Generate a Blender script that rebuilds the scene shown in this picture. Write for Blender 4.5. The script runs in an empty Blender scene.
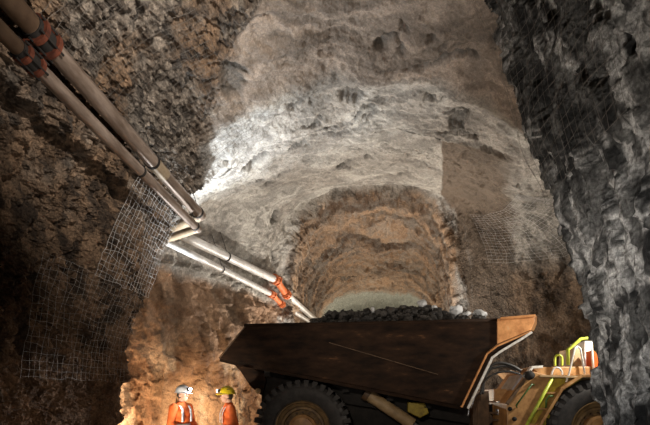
import bpy, bmesh, math, random
import numpy as np
from mathutils import Vector, Matrix

# ------------------------------------------------------------------ camera / light / exposure
scene = bpy.context.scene
COL = scene.collection
F, HX, HY, CZ = 433.0, 325.0, 395.0, 1.5          # focal (px), horizon, eye height; drift runs along +Y

def at(px, py, D):
    return Vector(((px - HX) / F * D, D, CZ + (HY - py) / F * D))

cam_d = bpy.data.cameras.new('camera')
cam_d.sensor_width = 36.0
cam_d.lens = F / 650 * 36
cam_d.shift_y = (HY - 212.5) / 650
cam_d.clip_start = 0.05
cam = bpy.data.objects.new('camera', cam_d)
cam.location = (0, 0, CZ)
cam.rotation_euler = (math.pi / 2, 0, 0)
COL.objects.link(cam)
scene.camera = cam

world = bpy.data.worlds.new('underground')
scene.world = world
world.use_nodes = True
world.node_tree.nodes['Background'].inputs[0].default_value = (0.5, 0.45, 0.4, 1)
world.node_tree.nodes['Background'].inputs[1].default_value = 0.0

vs = scene.view_settings
vs.view_transform = 'Standard'
vs.look = 'None'
vs.exposure = 0.35
vs.gamma = 1.0
vs.use_curve_mapping = False

def lamp(kind, loc, power, col=(1, 1, 1), target=None, angle=90, blend=0.8, size=0.15, parent=None):
    d = bpy.data.lights.new('flood_lamp', kind)
    d.energy = power
    d.color = col
    if kind in ('POINT', 'SPOT'):
        d.shadow_soft_size = size
    if kind == 'SPOT':
        d.spot_size = math.radians(angle)
        d.spot_blend = blend
    o = bpy.data.objects.new('flood_lamp', d)
    o.location = loc
    if target is not None:
        o.rotation_euler = (Vector(target) - Vector(loc)).to_track_quat('-Z', 'Y').to_euler()
    COL.objects.link(o)
    if parent:
        o.parent = parent
    return o

WARM = (1.0, 0.78, 0.55)
NEUT = (1.0, 0.93, 0.84)
COOL = (0.90, 0.96, 1.0)
# work lamps behind the truck; the farthest is a light added for the far tunnel
lamp('SPOT', (0.9, 12.6, 0.95), 1080, NEUT, (1.2, 9.5, 6.7), 160, 0.9, 0.06)
lamp('POINT', (2.3, 13.2, 0.9), 230, (1.0, 0.84, 0.66), size=0.15)
lamp('POINT', (2.2, 19.5, 2.2), 400, (1.0, 0.90, 0.74), size=0.15)  # added light, out of sight, to brighten the far tunnel
# lamps at the left cut-out: one behind the corner, warm floods on the floor, a spot at the roof
lamp('POINT', (-4.9, 8.7, 1.0), 110, (1.0, 0.72, 0.45), size=0.12)
lamp('SPOT', (-2.3, 8.4, 0.15), 430, (1.0, 0.76, 0.50), (-2.75, 9.9, 0.6), 100, 1.0, 0.06)
lamp('SPOT', (-2.5, 5.4, 0.3), 330, (1.0, 0.86, 0.70), (-2.05, 7.4, 1.4), 38, 1.0, 0.06)
lamp('SPOT', (-3.0, 8.95, 2.0), 1250, COOL, (-1.55, 7.75, 5.8), 66, 1.0, 0.05)
# lamp in the right cross-cut, behind the pillar
lamp('SPOT', (5.7, 6.75, 3.4), 620, (1.0, .93, .82), (3.9, 8.3, 2.3), 80, 1.0, 0.08)
# photographer's lamps in the near chamber; the last two are added fill lights
lamp('SPOT', (0.9, 1.2, 4.6), 1300, NEUT, (-2.5, 6.3, 5.6), 56, 1.0, 0.04)
lamp('SPOT', (0.2, 0.6, 1.6), 280, (1, .985, .96), (3.0, 4.4, 2.2), 52, 1.0, 0.05)
lamp('SPOT', (0.2, 2.6, 0.3), 470, (1.0, .90, .79), (0.9, 6.2, 6.5), 110, 1.0, 0.05)
lamp('SPOT', (0.2, 3.0, 0.4), 150, (1.0, .80, .62), (-4.0, 7.2, 1.0), 55, 1.0, 0.08)  # added weak fill, stands in for bounce on the lower left wall
lamp('SPOT', (-0.6, 1.0, 2.6), 330, (1.0, .88, .74), (1.8, 8.0, 1.6), 60, 1.0, 0.15)  # added fill from the front to brighten the truck side

# ------------------------------------------------------------------ noise (numpy)
def _h(ix, iy, iz, s):
    n = (ix * 374761393 + iy * 668265263 + iz * 2147483647 + s * 974634777) & 0xFFFFFFFF
    n = ((n ^ (n >> 13)) * 1274126177) & 0xFFFFFFFF
    n = ((n ^ (n >> 15)) * 2246822519) & 0xFFFFFFFF
    n = n ^ (n >> 16)
    return (n & 0xFFFFFF) / float(0xFFFFFF)

def vnoise(P, s=0):
    """smooth value noise in -1..1"""
    I = np.floor(P).astype(np.int64)
    f = P - I
    f = f * f * f * (f * (f * 6 - 15) + 10)
    out = 0
    for dx in (0, 1):
        wx = f[:, 0] if dx else 1 - f[:, 0]
        for dy in (0, 1):
            wy = f[:, 1] if dy else 1 - f[:, 1]
            for dz in (0, 1):
                wz = f[:, 2] if dz else 1 - f[:, 2]
                out = out + wx * wy * wz * _h(I[:, 0] + dx, I[:, 1] + dy, I[:, 2] + dz, s)
    return out * 2 - 1

def fbm(P, o=4, s=0, gain=0.5):
    a, t, r = 1.0, 0.0, 0
    for k in range(o):
        r = r + a * vnoise(P * (2.03 ** k) + 17.3 * k, s + k)
        t += a
        a *= gain
    return r / t

def ridged(P, o=4, s=0, gain=0.55):
    a, t, r = 1.0, 0.0, 0
    for k in range(o):
        r = r + a * (1 - 2 * np.abs(vnoise(P * (2.07 ** k) + 9.1 * k, s + k)))
        t += a
        a *= gain
    return r / t

def facets(P, s=0, tilt=0.8):
    """broken-rock facets: every cell a tilted plane of its own level"""
    I = np.floor(P).astype(np.int64)
    best = np.full(len(P), 1e9)
    val = np.zeros(len(P))
    for dx in (-1, 0, 1):
        for dy in (-1, 0, 1):
            for dz in (-1, 0, 1):
                a, b, c = I[:, 0] + dx, I[:, 1] + dy, I[:, 2] + dz
                ex = P[:, 0] - a - _h(a, b, c, s + 1)
                ey = P[:, 1] - b - _h(a, b, c, s + 2)
                ez = P[:, 2] - c - _h(a, b, c, s + 3)
                d = ex * ex + ey * ey + ez * ez
                v = (_h(a, b, c, s + 4) * 2 - 1) * 0.6 + tilt * (
                    ex * (_h(a, b, c, s + 5) * 2 - 1) + ey * (_h(a, b, c, s + 6) * 2 - 1) + ez * (_h(a, b, c, s + 7) * 2 - 1))
                m = d < best
                best[m] = d[m]
                val[m] = v[m]
    return val

def sstep(a, b, x):
    t = np.clip((x - a) / (b - a), 0, 1)
    return t * t * (3 - 2 * t)

# ------------------------------------------------------------------ materials
def new_mat(name):
    m = bpy.data.materials.new(name)
    m.use_nodes = True
    nt = m.node_tree
    return m, nt, nt.nodes['Principled BSDF']

def N(nt, kind, **kw):
    n = nt.nodes.new(kind)
    for k, v in kw.items():
        if k in n.inputs:
            n.inputs[k].default_value = v
        else:
            setattr(n, k, v)
    return n

def ramp(nt, stops):
    r = nt.nodes.new('ShaderNodeValToRGB')
    el = r.color_ramp.elements
    while len(el) > 1:
        el.remove(el[-1])
    el[0].position, el[0].color = stops[0][0], (*stops[0][1], 1)
    for p, c in stops[1:]:
        e = el.new(p)
        e.color = (*c, 1)
    return r

def mottled(name, c1, c2, scale=8.0, rough=0.6, metal=0.0, bump=0.1, c3=None, stretch=(1, 1, 1), spec=0.4, mid=0.5):
    """two or three colours broken up by noise, with fine relief"""
    m, nt, b = new_mat(name)
    tc = N(nt, 'ShaderNodeTexCoord')
    mp = N(nt, 'ShaderNodeMapping')
    mp.inputs['Scale'].default_value = stretch
    nt.links.new(tc.outputs['Object'], mp.inputs[0])
    nz = N(nt, 'ShaderNodeTexNoise', Scale=scale, Detail=8.0, Roughness=0.65)
    nt.links.new(mp.outputs[0], nz.inputs['Vector'])
    st = [(mid - 0.14, c1), (mid + 0.14, c2)]
    if c3:
        st.append((mid + 0.24, c3))
    r = ramp(nt, st)
    nt.links.new(nz.outputs['Fac'], r.inputs[0])
    nt.links.new(r.outputs[0], b.inputs['Base Color'])
    b.inputs['Roughness'].default_value = rough
    b.inputs['Metallic'].default_value = metal
    b.inputs['Specular IOR Level'].default_value = spec
    if bump:
        bp = N(nt, 'ShaderNodeBump', Strength=bump, Distance=0.02)
        nt.links.new(nz.outputs['Fac'], bp.inputs['Height'])
        nt.links.new(bp.outputs[0], b.inputs['Normal'])
    return m

def emit(name, col, strength):
    m, nt, b = new_mat(name)
    b.inputs['Base Color'].default_value = (*col, 1)
    b.inputs['Emission Color'].default_value = (*col, 1)
    b.inputs['Emission Strength'].default_value = strength
    return m

def rock_material():
    m, nt, b = new_mat('mine_rock')
    at_ = N(nt, 'ShaderNodeAttribute', attribute_name='rock_colour')
    tc = N(nt, 'ShaderNodeTexCoord')
    n1 = N(nt, 'ShaderNodeTexNoise', Scale=14.0, Detail=9.0, Roughness=0.72)
    n2 = N(nt, 'ShaderNodeTexVoronoi', Scale=20.0)
    n2.feature = 'F1'
    n3 = N(nt, 'ShaderNodeTexNoise', Scale=55.0, Detail=5.0, Roughness=0.7)
    for n in (n1, n2, n3):
        nt.links.new(tc.outputs['Object'], n.inputs['Vector'])
    r = ramp(nt, [(0.28, (0.45, 0.45, 0.45)), (0.5, (0.92, 0.92, 0.92)), (0.72, (1.5, 1.5, 1.5))])
    nt.links.new(n1.outputs['Fac'], r.inputs[0])
    mx = N(nt, 'ShaderNodeMix', data_type='RGBA', blend_type='MULTIPLY')
    nt.links.new(at_.outputs['Alpha'], mx.inputs[0])
    nt.links.new(at_.outputs['Color'], mx.inputs[6])
    nt.links.new(r.outputs[0], mx.inputs[7])
    mp = N(nt, 'ShaderNodeMapping')
    mp.inputs['Scale'].default_value = (1.6, 1.6, 0.7)
    mp.inputs['Rotation'].default_value = (0.35, 0.2, 0)
    nt.links.new(tc.outputs['Object'], mp.inputs[0])
    n4 = N(nt, 'ShaderNodeTexNoise', Scale=26.0, Detail=6.0, Roughness=0.75)
    nt.links.new(mp.outputs[0], n4.inputs['Vector'])
    r4 = ramp(nt, [(0.32, (0.38, 0.37, 0.36)), (0.5, (0.95, 0.95, 0.95)), (0.68, (1.75, 1.75, 1.75))])
    nt.links.new(n4.outputs['Fac'], r4.inputs[0])
    mx2 = N(nt, 'ShaderNodeMix', data_type='RGBA', blend_type='MULTIPLY')
    nt.links.new(at_.outputs['Alpha'], mx2.inputs[0])
    nt.links.new(mx.outputs[2], mx2.inputs[6])
    nt.links.new(r4.outputs[0], mx2.inputs[7])
    nt.links.new(mx2.outputs[2], b.inputs['Base Color'])
    b.inputs['Roughness'].default_value = 0.72
    b.inputs['Specular IOR Level'].default_value = 0.35
    ad = N(nt, 'ShaderNodeMath', operation='MULTIPLY_ADD')
    nt.links.new(n2.outputs['Distance'], ad.inputs[0])
    ad.inputs[1].default_value = 0.6
    nt.links.new(n1.outputs['Fac'], ad.inputs[2])
    ad2 = N(nt, 'ShaderNodeMath', operation='MULTIPLY_ADD')
    nt.links.new(n3.outputs['Fac'], ad2.inputs[0])
    ad2.inputs[1].default_value = 0.35
    nt.links.new(ad.outputs[0], ad2.inputs[2])
    bp = N(nt, 'ShaderNodeBump', Strength=1.0, Distance=0.07)
    nt.links.new(at_.outputs['Alpha'], bp.inputs['Strength'])
    nt.links.new(ad2.outputs[0], bp.inputs['Height'])
    nt.links.new(bp.outputs[0], b.inputs['Normal'])
    return m

M = {}
M['rock'] = rock_material()
M['bed'] = mottled('worn_bed_steel', (0.009, 0.005, 0.003), (0.036, 0.018, 0.0095), 2.2, 0.75, 0.0, 0.08, (0.13, 0.062, 0.028), (1, 1, 3), 0.12)
M['orange'] = mottled('dusty_orange_paint', (0.50, 0.20, 0.065), (0.85, 0.40, 0.15), 6.0, 0.45, 0, 0.05, (0.80, 0.48, 0.24))
M['ochre'] = mottled('dirty_ochre_paint', (0.24, 0.115, 0.04), (0.50, 0.27, 0.10), 5.0, 0.5, 0, 0.05, (0.60, 0.38, 0.18))
M['yellow'] = mottled('dirty_yellow_paint', (0.22, 0.15, 0.02), (0.48, 0.36, 0.04), 7.0, 0.5, 0, 0.03, (0.55, 0.45, 0.07))
M['lime'] = mottled('yellow_green_rail_paint', (0.30, 0.36, 0.03), (0.55, 0.62, 0.08), 9.0, 0.4, 0, 0.02)
M['green'] = mottled('dark_green_rail_paint', (0.03, 0.08, 0.02), (0.08, 0.16, 0.04), 9.0, 0.4, 0, 0.02)
M['tan'] = mottled('tan_paint', (0.30, 0.20, 0.10), (0.46, 0.32, 0.17), 6.0, 0.5, 0, 0.03)
M['white'] = mottled('scuffed_white_paint', (0.62, 0.60, 0.58), (0.82, 0.81, 0.80), 8.0, 0.4, 0, 0.02)
M['red'] = mottled('orange_red_paint', (0.55, 0.07, 0.01), (0.75, 0.12, 0.02), 6.0, 0.4, 0, 0.02)
M['edge'] = mottled('pale_backlit_metal', (0.62, 0.56, 0.48), (0.92, 0.89, 0.84), 18.0, 0.35, 0.0, 0.03)  # near-white: backlight on the rim put into the colour; also whitish rails
M['dark'] = mottled('black_greasy_steel', (0.006, 0.005, 0.0045), (0.020, 0.016, 0.013), 6.0, 0.8, 0.0, 0.05)
M['rust'] = mottled('brown_chassis_steel', (0.06, 0.035, 0.018), (0.14, 0.08, 0.04), 7.0, 0.6, 0.1, 0.06)
M['rubber'] = mottled('dusty_tyre_rubber', (0.022, 0.020, 0.019), (0.050, 0.044, 0.040), 9.0, 0.75, 0, 0.08)
M['hose'] = mottled('black_hose_rubber', (0.012, 0.012, 0.012), (0.030, 0.028, 0.026), 12.0, 0.45, 0, 0.02)
M['rim'] = mottled('muddy_rim_paint', (0.11, 0.065, 0.03), (0.24, 0.15, 0.06), 8.0, 0.6, 0, 0.06)
M['steel'] = mottled('light_machine_steel', (0.35, 0.35, 0.36), (0.60, 0.61, 0.64), 9.0, 0.3, 0.7, 0.02)
M['galv'] = mottled('galvanised_pipe', (0.14, 0.10, 0.075), (0.31, 0.24, 0.195), 3.5, 0.33, 0.4, 0.04, (0.46, 0.40, 0.35), (3, 0.6, 3))
M['whitepipe'] = mottled('white_dusty_pipe', (0.46, 0.43, 0.40), (0.72, 0.70, 0.67), 3.5, 0.42, 0.1, 0.04, (0.80, 0.79, 0.77), (3, 0.6, 3))
M['brownpipe'] = mottled('rusty_brown_pipe', (0.055, 0.032, 0.020), (0.12, 0.075, 0.045), 4.0, 0.45, 0.2, 0.06, (0.20, 0.14, 0.09))
M['tanpipe'] = mottled('dusty_tan_pipe', (0.22, 0.16, 0.10), (0.36, 0.28, 0.19), 5.0, 0.5, 0.1, 0.05)
M['coupling'] = mottled('red_brown_coupling', (0.05, 0.016, 0.010), (0.15, 0.042, 0.022), 10.0, 0.5, 0.1, 0.06)
M['orangecoup'] = mottled('orange_coupling', (0.42, 0.10, 0.03), (0.66, 0.20, 0.07), 10.0, 0.5, 0, 0.04)
M['darkwire'] = mottled('rusty_dull_wire', (0.09, 0.078, 0.066), (0.20, 0.175, 0.15), 5.0, 0.6, 0.2, 0)
M['wire'] = mottled('galvanised_wire', (0.34, 0.33, 0.32), (0.56, 0.54, 0.52), 5.0, 0.45, 0.3, 0)
M['ore'] = mottled('dark_ore', (0.020, 0.018, 0.017), (0.075, 0.066, 0.058), 6.0, 0.8, 0, 0.3, (0.16, 0.145, 0.13))
M['paleore'] = mottled('pale_ore', (0.40, 0.40, 0.40), (0.72, 0.72, 0.72), 8.0, 0.7, 0, 0.3)
M['skin'] = mottled('skin', (0.50, 0.28, 0.19), (0.58, 0.34, 0.24), 20.0, 0.5, 0, 0.02)
M['hivis'] = mottled('orange_work_jacket', (0.62, 0.11, 0.02), (0.80, 0.17, 0.035), 9.0, 0.75, 0, 0.15)
M['navy'] = mottled('dark_blue_work_trousers', (0.02, 0.025, 0.05), (0.04, 0.05, 0.09), 9.0, 0.8, 0, 0.15)
M['silver'] = mottled('silver_reflective_tape', (0.60, 0.63, 0.68), (0.80, 0.83, 0.88), 30.0, 0.35, 0.2, 0.02)
M['helmet_white'] = mottled('white_helmet_shell', (0.55, 0.57, 0.60), (0.75, 0.77, 0.80), 12.0, 0.3, 0, 0.01)
M['helmet_yellow'] = mottled('yellow_helmet_shell', (0.62, 0.46, 0.01), (0.78, 0.60, 0.03), 12.0, 0.3, 0, 0.01)
M['black'] = mottled('black_plastic', (0.012, 0.012, 0.012), (0.025, 0.025, 0.025), 12.0, 0.4, 0, 0.01)
M['hair'] = mottled('dark_brown_hair', (0.02, 0.013, 0.008), (0.05, 0.032, 0.02), 30.0, 0.7, 0, 0.2)
M['eye'] = mottled('eye_white', (0.7, 0.7, 0.7), (0.8, 0.8, 0.8), 5.0, 0.2, 0, 0)
M['lens'] = emit('lit_cap_lamp_lens', (0.92, 0.96, 1.0), 60.0)

# ------------------------------------------------------------------ object helpers
def tag(o, label=None, cat=None, group=None, kind=None):
    if label: o['label'] = label
    if cat: o['category'] = cat
    if group: o['group'] = group
    if kind: o['kind'] = kind
    return o

def empty(name, loc=(0, 0, 0), rz=0.0):
    o = bpy.data.objects.new(name, None)
    o.location = loc
    o.rotation_euler = (0, 0, rz)
    o.empty_display_size = 0.2
    COL.objects.link(o)
    return o

class MB:
    """collects shapes; build() links them as one mesh object"""
    def __init__(self):
        self.v, self.f = [], []
    def add(self, vs_, fs_):
        n = len(self.v)
        self.v += [tuple(p) for p in vs_]
        self.f += [tuple(i + n for i in q) for q in fs_]
        return self
    def box(self, c, s, rot=None):
        R = Matrix.Identity(3) if rot is None else rot
        c = Vector(c)
        vs_ = [c + R @ Vector((sx * s[0] / 2, sy * s[1] / 2, sz * s[2] / 2)) for sx in (-1, 1) for sy in (-1, 1) for sz in (-1, 1)]
        return self.add(vs_, [(0, 1, 3, 2), (4, 6, 7, 5), (0, 4, 5, 1), (2, 3, 7, 6), (0, 2, 6, 4), (1, 5, 7, 3)])
    def prism(self, poly, y0, y1):
        """polygon in x-z extruded along y"""
        n = len(poly)
        vs_ = [(x, y0, z) for x, z in poly] + [(x, y1, z) for x, z in poly]
        fs_ = [tuple(range(n)), tuple(range(2 * n - 1, n - 1, -1))]
        fs_ += [(i, i + n, (i + 1) % n + n, (i + 1) % n) for i in range(n)]
        return self.add(vs_, fs_)
    def strip(self, line, y0, y1, t):
        """open x-z polyline extruded along y with thickness t to its right"""
        off = []
        for i, (x, z) in enumerate(line):
            a = line[max(i - 1, 0)]
            b = line[min(i + 1, len(line) - 1)]
            dx, dz = b[0] - a[0], b[1] - a[1]
            L = math.hypot(dx, dz) or 1
            off.append((x + dz / L * t, z - dx / L * t))
        for i in range(len(line) - 1):
            self.prism([line[i], line[i + 1], off[i + 1], off[i]], y0, y1)
        return self
    def tube(self, pts, r, n=8, cap=True):
        pts = [Vector(p) for p in pts]
        rs = r if isinstance(r, (list, tuple)) else [r] * len(pts)
        vs_, fs_ = [], []
        prev = None
        for i, p in enumerate(pts):
            t = (pts[min(i + 1, len(pts) - 1)] - pts[max(i - 1, 0)]).normalized()
            if prev is None:
                a = t.orthogonal().normalized()
            else:
                a = (prev - t * prev.dot(t))
                a = a.normalized() if a.length > 1e-6 else t.orthogonal().normalized()
            prev = a
            b = t.cross(a)
            for k in range(n):
                q = 2 * math.pi * k / n
                vs_.append(p + (a * math.cos(q) + b * math.sin(q)) * rs[i])
        for i in range(len(pts) - 1):
            for k in range(n):
                fs_.append((i * n + k, i * n + (k + 1) % n, (i + 1) * n + (k + 1) % n, (i + 1) * n + k))
        if cap:
            fs_.append(tuple(range(n - 1, -1, -1)))
            m = (len(pts) - 1) * n
            fs_.append(tuple(range(m, m + n)))
        return self.add(vs_, fs_)
    def lathe(self, prof, c, axis, n=32):
        """profile (radius, height) turned about axis through c"""
        axis = Vector(axis).normalized()
        a = axis.orthogonal().normalized()
        b = axis.cross(a)
        c = Vector(c)
        vs_, fs_ = [], []
        for r, h in prof:
            for k in range(n):
                q = 2 * math.pi * k / n
                vs_.append(c + axis * h + (a * math.cos(q) + b * math.sin(q)) * max(r, 1e-4))
        for i in range(len(prof) - 1):
            for k in range(n):
                fs_.append((i * n + k, i * n + (k + 1) % n, (i + 1) * n + (k + 1) % n, (i + 1) * n + k))
        return self.add(vs_, fs_)
    def ball(self, c, r, n=16, m=10, R=None):
        c = Vector(c)
        r = (r, r, r) if not isinstance(r, (tuple, list)) else r
        R = R or Matrix.Identity(3)
        vs_ = [c + R @ Vector((0, 0, r[2]))]
        for i in range(1, m):
            th = math.pi * i / m
            for k in range(n):
                q = 2 * math.pi * k / n
                vs_.append(c + R @ Vector((r[0] * math.sin(th) * math.cos(q), r[1] * math.sin(th) * math.sin(q), r[2] * math.cos(th))))
        vs_.append(c + R @ Vector((0, 0, -r[2])))
        fs_ = [(0, 1 + k, 1 + (k + 1) % n) for k in range(n)]
        for i in range(m - 2):
            for k in range(n):
                a = 1 + i * n
                fs_.append((a + k, a + n + k, a + n + (k + 1) % n, a + (k + 1) % n))
        e = len(vs_) - 1
        a = 1 + (m - 2) * n
        fs_ += [(e, a + (k + 1) % n, a + k) for k in range(n)]
        return self.add(vs_, fs_)
    def build(self, name, mat, parent=None, smooth=False, bevel=0.0):
        me = bpy.data.meshes.new(name)
        me.from_pydata(self.v, [], self.f)
        bm = bmesh.new()
        bm.from_mesh(me)
        bmesh.ops.recalc_face_normals(bm, faces=bm.faces)
        bm.to_mesh(me)
        bm.free()
        me.materials.append(M[mat] if isinstance(mat, str) else mat)
        if smooth:
            me.polygons.foreach_set('use_smooth', [True] * len(me.polygons))
            if smooth == 'auto':
                me.set_sharp_from_angle(angle=math.radians(40))
        o = bpy.data.objects.new(name, me)
        COL.objects.link(o)
        if parent:
            o.parent = parent
        if bevel:
            b = o.modifiers.new('bevel', 'BEVEL')
            b.width = bevel
            b.segments = 2
            b.limit_method = 'ANGLE'
        return o

def grid_mesh(name, P, colour=None, grain=None, mat='rock', parent=None, smooth=True):
    nv, nu = P.shape[:2]
    me = bpy.data.meshes.new(name)
    idx = np.arange(nv * nu).reshape(nv, nu)
    q = np.stack([idx[:-1, :-1], idx[:-1, 1:], idx[1:, 1:], idx[1:, :-1]], -1).reshape(-1, 4)
    me.vertices.add(nv * nu)
    me.vertices.foreach_set('co', P.reshape(-1).astype(np.float32))
    me.loops.add(q.size)
    me.loops.foreach_set('vertex_index', q.reshape(-1).astype(np.int32))
    me.polygons.add(len(q))
    me.polygons.foreach_set('loop_start', np.arange(0, q.size, 4, dtype=np.int32))
    me.polygons.foreach_set('use_smooth', np.full(len(q), smooth) | (P[:-1, :-1, 1].reshape(-1) > 8.3))
    me.update(calc_edges=True)
    if colour is not None:
        a = me.attributes.new('rock_colour', 'FLOAT_COLOR', 'POINT')
        g = np.full((nv * nu, 1), .6) if grain is None else grain.reshape(-1, 1)
        c = np.concatenate([colour.reshape(-1, 3), g], 1)
        a.data.foreach_set('color', c.reshape(-1).astype(np.float32))
    me.materials.append(M[mat])
    o = bpy.data.objects.new(name, me)
    COL.objects.link(o)
    if parent:
        o.parent = parent
    return o

# ------------------------------------------------------------------ the mine drift: one loft of rock
c = lambda D: 0.115 * D
LEFT_N = [(-4.75, -.15), (-4.72, 1.2), (-4.58, 2.5), (-4.25, 3.7), (-3.66, 4.9), (-2.95, 5.65), (-1.75, 6.3), (-.4, 6.6)]
PILLAR = [(.78, 6.2), (1.24, 5.45), (1.68, 4.0), (2.29, 2.2), (2.5, -.15)]
CROSS = [(1.2, 6.45), (2.6, 6.0)]

def rel(pts, D):
    return [(x + c(D), z) for x, z in pts]

def left_near(D):
    return rel(LEFT_N, D)

ST = []
ST.append((-4.0, left_near(-4) + rel([(1.4, 6.3), (2.6, 5.5), (3.2, 4.0), (3.3, 2.2), (3.4, -.15)], -4)))
ST.append((1.0, left_near(1) + rel([(1.3, 6.3), (2.2, 5.5), (2.5, 4.0), (2.75, 2.2), (2.9, -.15)], 1)))
ST.append((2.4, left_near(2.4) + rel([(1.0, 6.25), (1.6, 5.45), (1.82, 4.0), (2.1, 2.2), (2.25, -.15)], 2.4)))
ST.append((3.4, left_near(3.4) + rel([(.85, 6.2), (1.42, 5.45), (1.74, 4.0), (2.16, 2.2), (2.36, -.15)], 3.4)))
ST.append((4.5, left_near(4.5) + rel(PILLAR, 4.5)))
ST.append((4.85, left_near(4.85) + rel([(.9, 6.3), (1.5, 5.7), (2.3, 4.4), (3.0, 2.4), (3.1, -.15)], 4.85)))
ST.append((5.15, left_near(5.15) + rel(CROSS, 5.15) + [(6.0, 5.3), (9.5, 3.7), (9.5, -.15)]))
ST.append((8.05, left_near(8.05) + rel(CROSS, 8.05) + [(6.0, 5.3), (9.5, 3.7), (9.5, -.15)]))
ST.append((8.35, [(-5.6, -.15), (-5.6, 1.2), (-5.5, 2.5), (-5.0, 3.75), (-3.45, 4.9), (-2.15, 5.75), (-.75, 6.35), (.55, 6.55)]
           + rel(CROSS, 8.35) + [(6.0, 5.3), (9.5, 3.7), (9.5, -.15)]))
ST.append((9.1, [(-5.5, -.15), (-5.5, 1.2), (-5.4, 2.5), (-4.8, 3.9), (-3.5, 4.85), (-2.2, 5.9), (-.7, 6.5), (.75, 6.68)]
           + [(2.3, 6.5), (3.6, 6.05), (6.0, 5.4), (9.0, 3.7), (9.0, -.1)]))
ST.append((9.55, [(-3.7, -.15), (-3.6, 1.2), (-3.45, 2.5), (-3.4, 3.95), (-3.2, 4.9), (-2.05, 6.05), (-.6, 6.6), (.85, 6.77)]
           + [(2.4, 6.6), (3.7, 6.1), (6.0, 5.4), (8.4, 3.6), (8.6, -.1)]))
ST.append((10.4, [(-2.85, -.1), (-2.8, 1.2), (-2.75, 2.5), (-2.75, 3.95), (-2.55, 5.0), (-1.65, 6.2), (-.35, 6.75), (1.05, 6.95)]
           + [(2.6, 6.75), (3.9, 6.25), (5.6, 5.1), (6.9, 3.0), (7.2, -.05)]))
ST.append((11.2, [(-2.2, .05), (-2.15, 1.3), (-2.1, 2.6), (-2.05, 4.0), (-1.9, 5.2), (-1.3, 6.35), (-.1, 6.95), (1.2, 7.15)]
           + [(2.7, 7.0), (3.9, 6.45), (4.8, 5.2), (5.5, 2.8), (5.7, .05)]))
ST.append((12.0, [(-1.78, .2), (-1.72, 1.4), (-1.68, 2.7), (-1.64, 4.1), (-1.55, 5.5), (-1.0, 6.65), (.15, 7.25), (1.35, 7.45)]
           + [(2.75, 7.3), (3.75, 6.8), (4.3, 5.5), (4.7, 2.8), (4.8, .2)]))
ST.append((12.7, [(-1.35, .3), (-1.32, 1.5), (-1.3, 2.8), (-1.27, 4.4), (-1.15, 6.1), (-.7, 7.1), (.35, 7.62), (1.45, 7.78)]
           + [(2.6, 7.72), (3.55, 7.25), (4.05, 5.9), (4.25, 2.8), (4.3, .3)]))
ST.append((12.95, [(-1.15, .35), (-1.13, 1.6), (-1.1, 3.0), (-1.07, 4.6), (-.92, 6.05), (-.4, 6.95), (.5, 7.42), (1.48, 7.55)]
           + [(2.5, 7.5), (3.3, 7.05), (3.8, 5.8), (3.95, 2.8), (4.0, .35)]))
ST.append((15.5, [(-.95, .65), (-.93, 1.8), (-.9, 3.0), (-.85, 4.5), (-.65, 5.6), (-.1, 6.45), (.75, 6.9), (1.8, 7.05)]
           + [(2.95, 7.0), (3.8, 6.5), (4.3, 5.4), (4.45, 3.0), (4.5, .65)]))
ST.append((19.0, [(-.6, 1.0), (-.6, 2.0), (-.55, 3.2), (-.5, 4.4), (-.3, 5.2), (.2, 5.85), (.95, 6.25), (2.2, 6.42)]
           + [(3.6, 6.35), (4.5, 5.85), (4.9, 4.8), (4.95, 2.8), (5.0, 1.0)]))
ST.append((27.0, [(.2, 1.4), (.2, 2.2), (.2, 3.2), (.25, 4.4), (.5, 5.2), (1.0, 5.85), (1.9, 6.25), (3.0, 6.4)]
           + [(4.2, 6.3), (5.2, 5.8), (5.7, 4.7), (5.8, 2.8), (5.8, 1.4)]))

SEG = [40, 54, 58, 60, 60, 58, 56, 56, 58, 66, 72, 60]       # samples between control points
NU = sum(SEG) + 1
UPAR = np.concatenate([np.arange(n) / n + k for k, n in enumerate(SEG)] + [[12.0]])
Dv = np.concatenate([np.linspace(-4, 1, 14)[:-1], np.arange(1, 2.4, .07), np.arange(2.4, 4.5, .022), np.arange(4.5, 5.2, .02),
                     np.arange(5.2, 8.0, .022), np.arange(8.0, 8.4, .02), np.arange(8.4, 9.0, .04), np.arange(9.0, 9.6, .008),
                     np.arange(9.6, 13.1, .035), np.arange(13.1, 19, .05), np.linspace(19, 27, 80)])
NV = len(Dv)
SD = np.array([s[0] for s in ST])
SC = np.array([s[1] for s in ST])                              # (stations, 13, 2)
CT = np.zeros((NV, 13, 2))
for i in range(13):
    for k in range(2):
        CT[:, i, k] = np.interp(Dv, SD, SC[:, i, k])
def catmull(C, u):
    i = np.minimum(u.astype(int), 11)
    t = (u - i)[None, :, None]
    g = lambda k: C[:, np.clip(k, 0, 12)]
    p0, p1, p2, p3 = g(i - 1), g(i), g(i + 1), g(i + 2)
    return 0.5 * (2 * p1 + (p2 - p0) * t + (2 * p0 - 5 * p1 + 4 * p2 - p3) * t ** 2 + (3 * p1 - p0 - 3 * p2 + p3) * t ** 3)
XZ = catmull(CT, UPAR)
BASE = np.stack([XZ[..., 0], np.repeat(Dv[:, None], NU, 1), XZ[..., 1]], -1)

def grid_normals(P):
    du = np.gradient(P, axis=1)
    dv = np.gradient(P, axis=0)
    n = np.cross(du, dv)
    n /= np.linalg.norm(n, axis=-1, keepdims=True) + 1e-9
    return n
NRM = grid_normals(BASE)
mid = NRM[NV // 3, NU // 2]
if mid[2] > 0:
    NRM = -NRM
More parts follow.
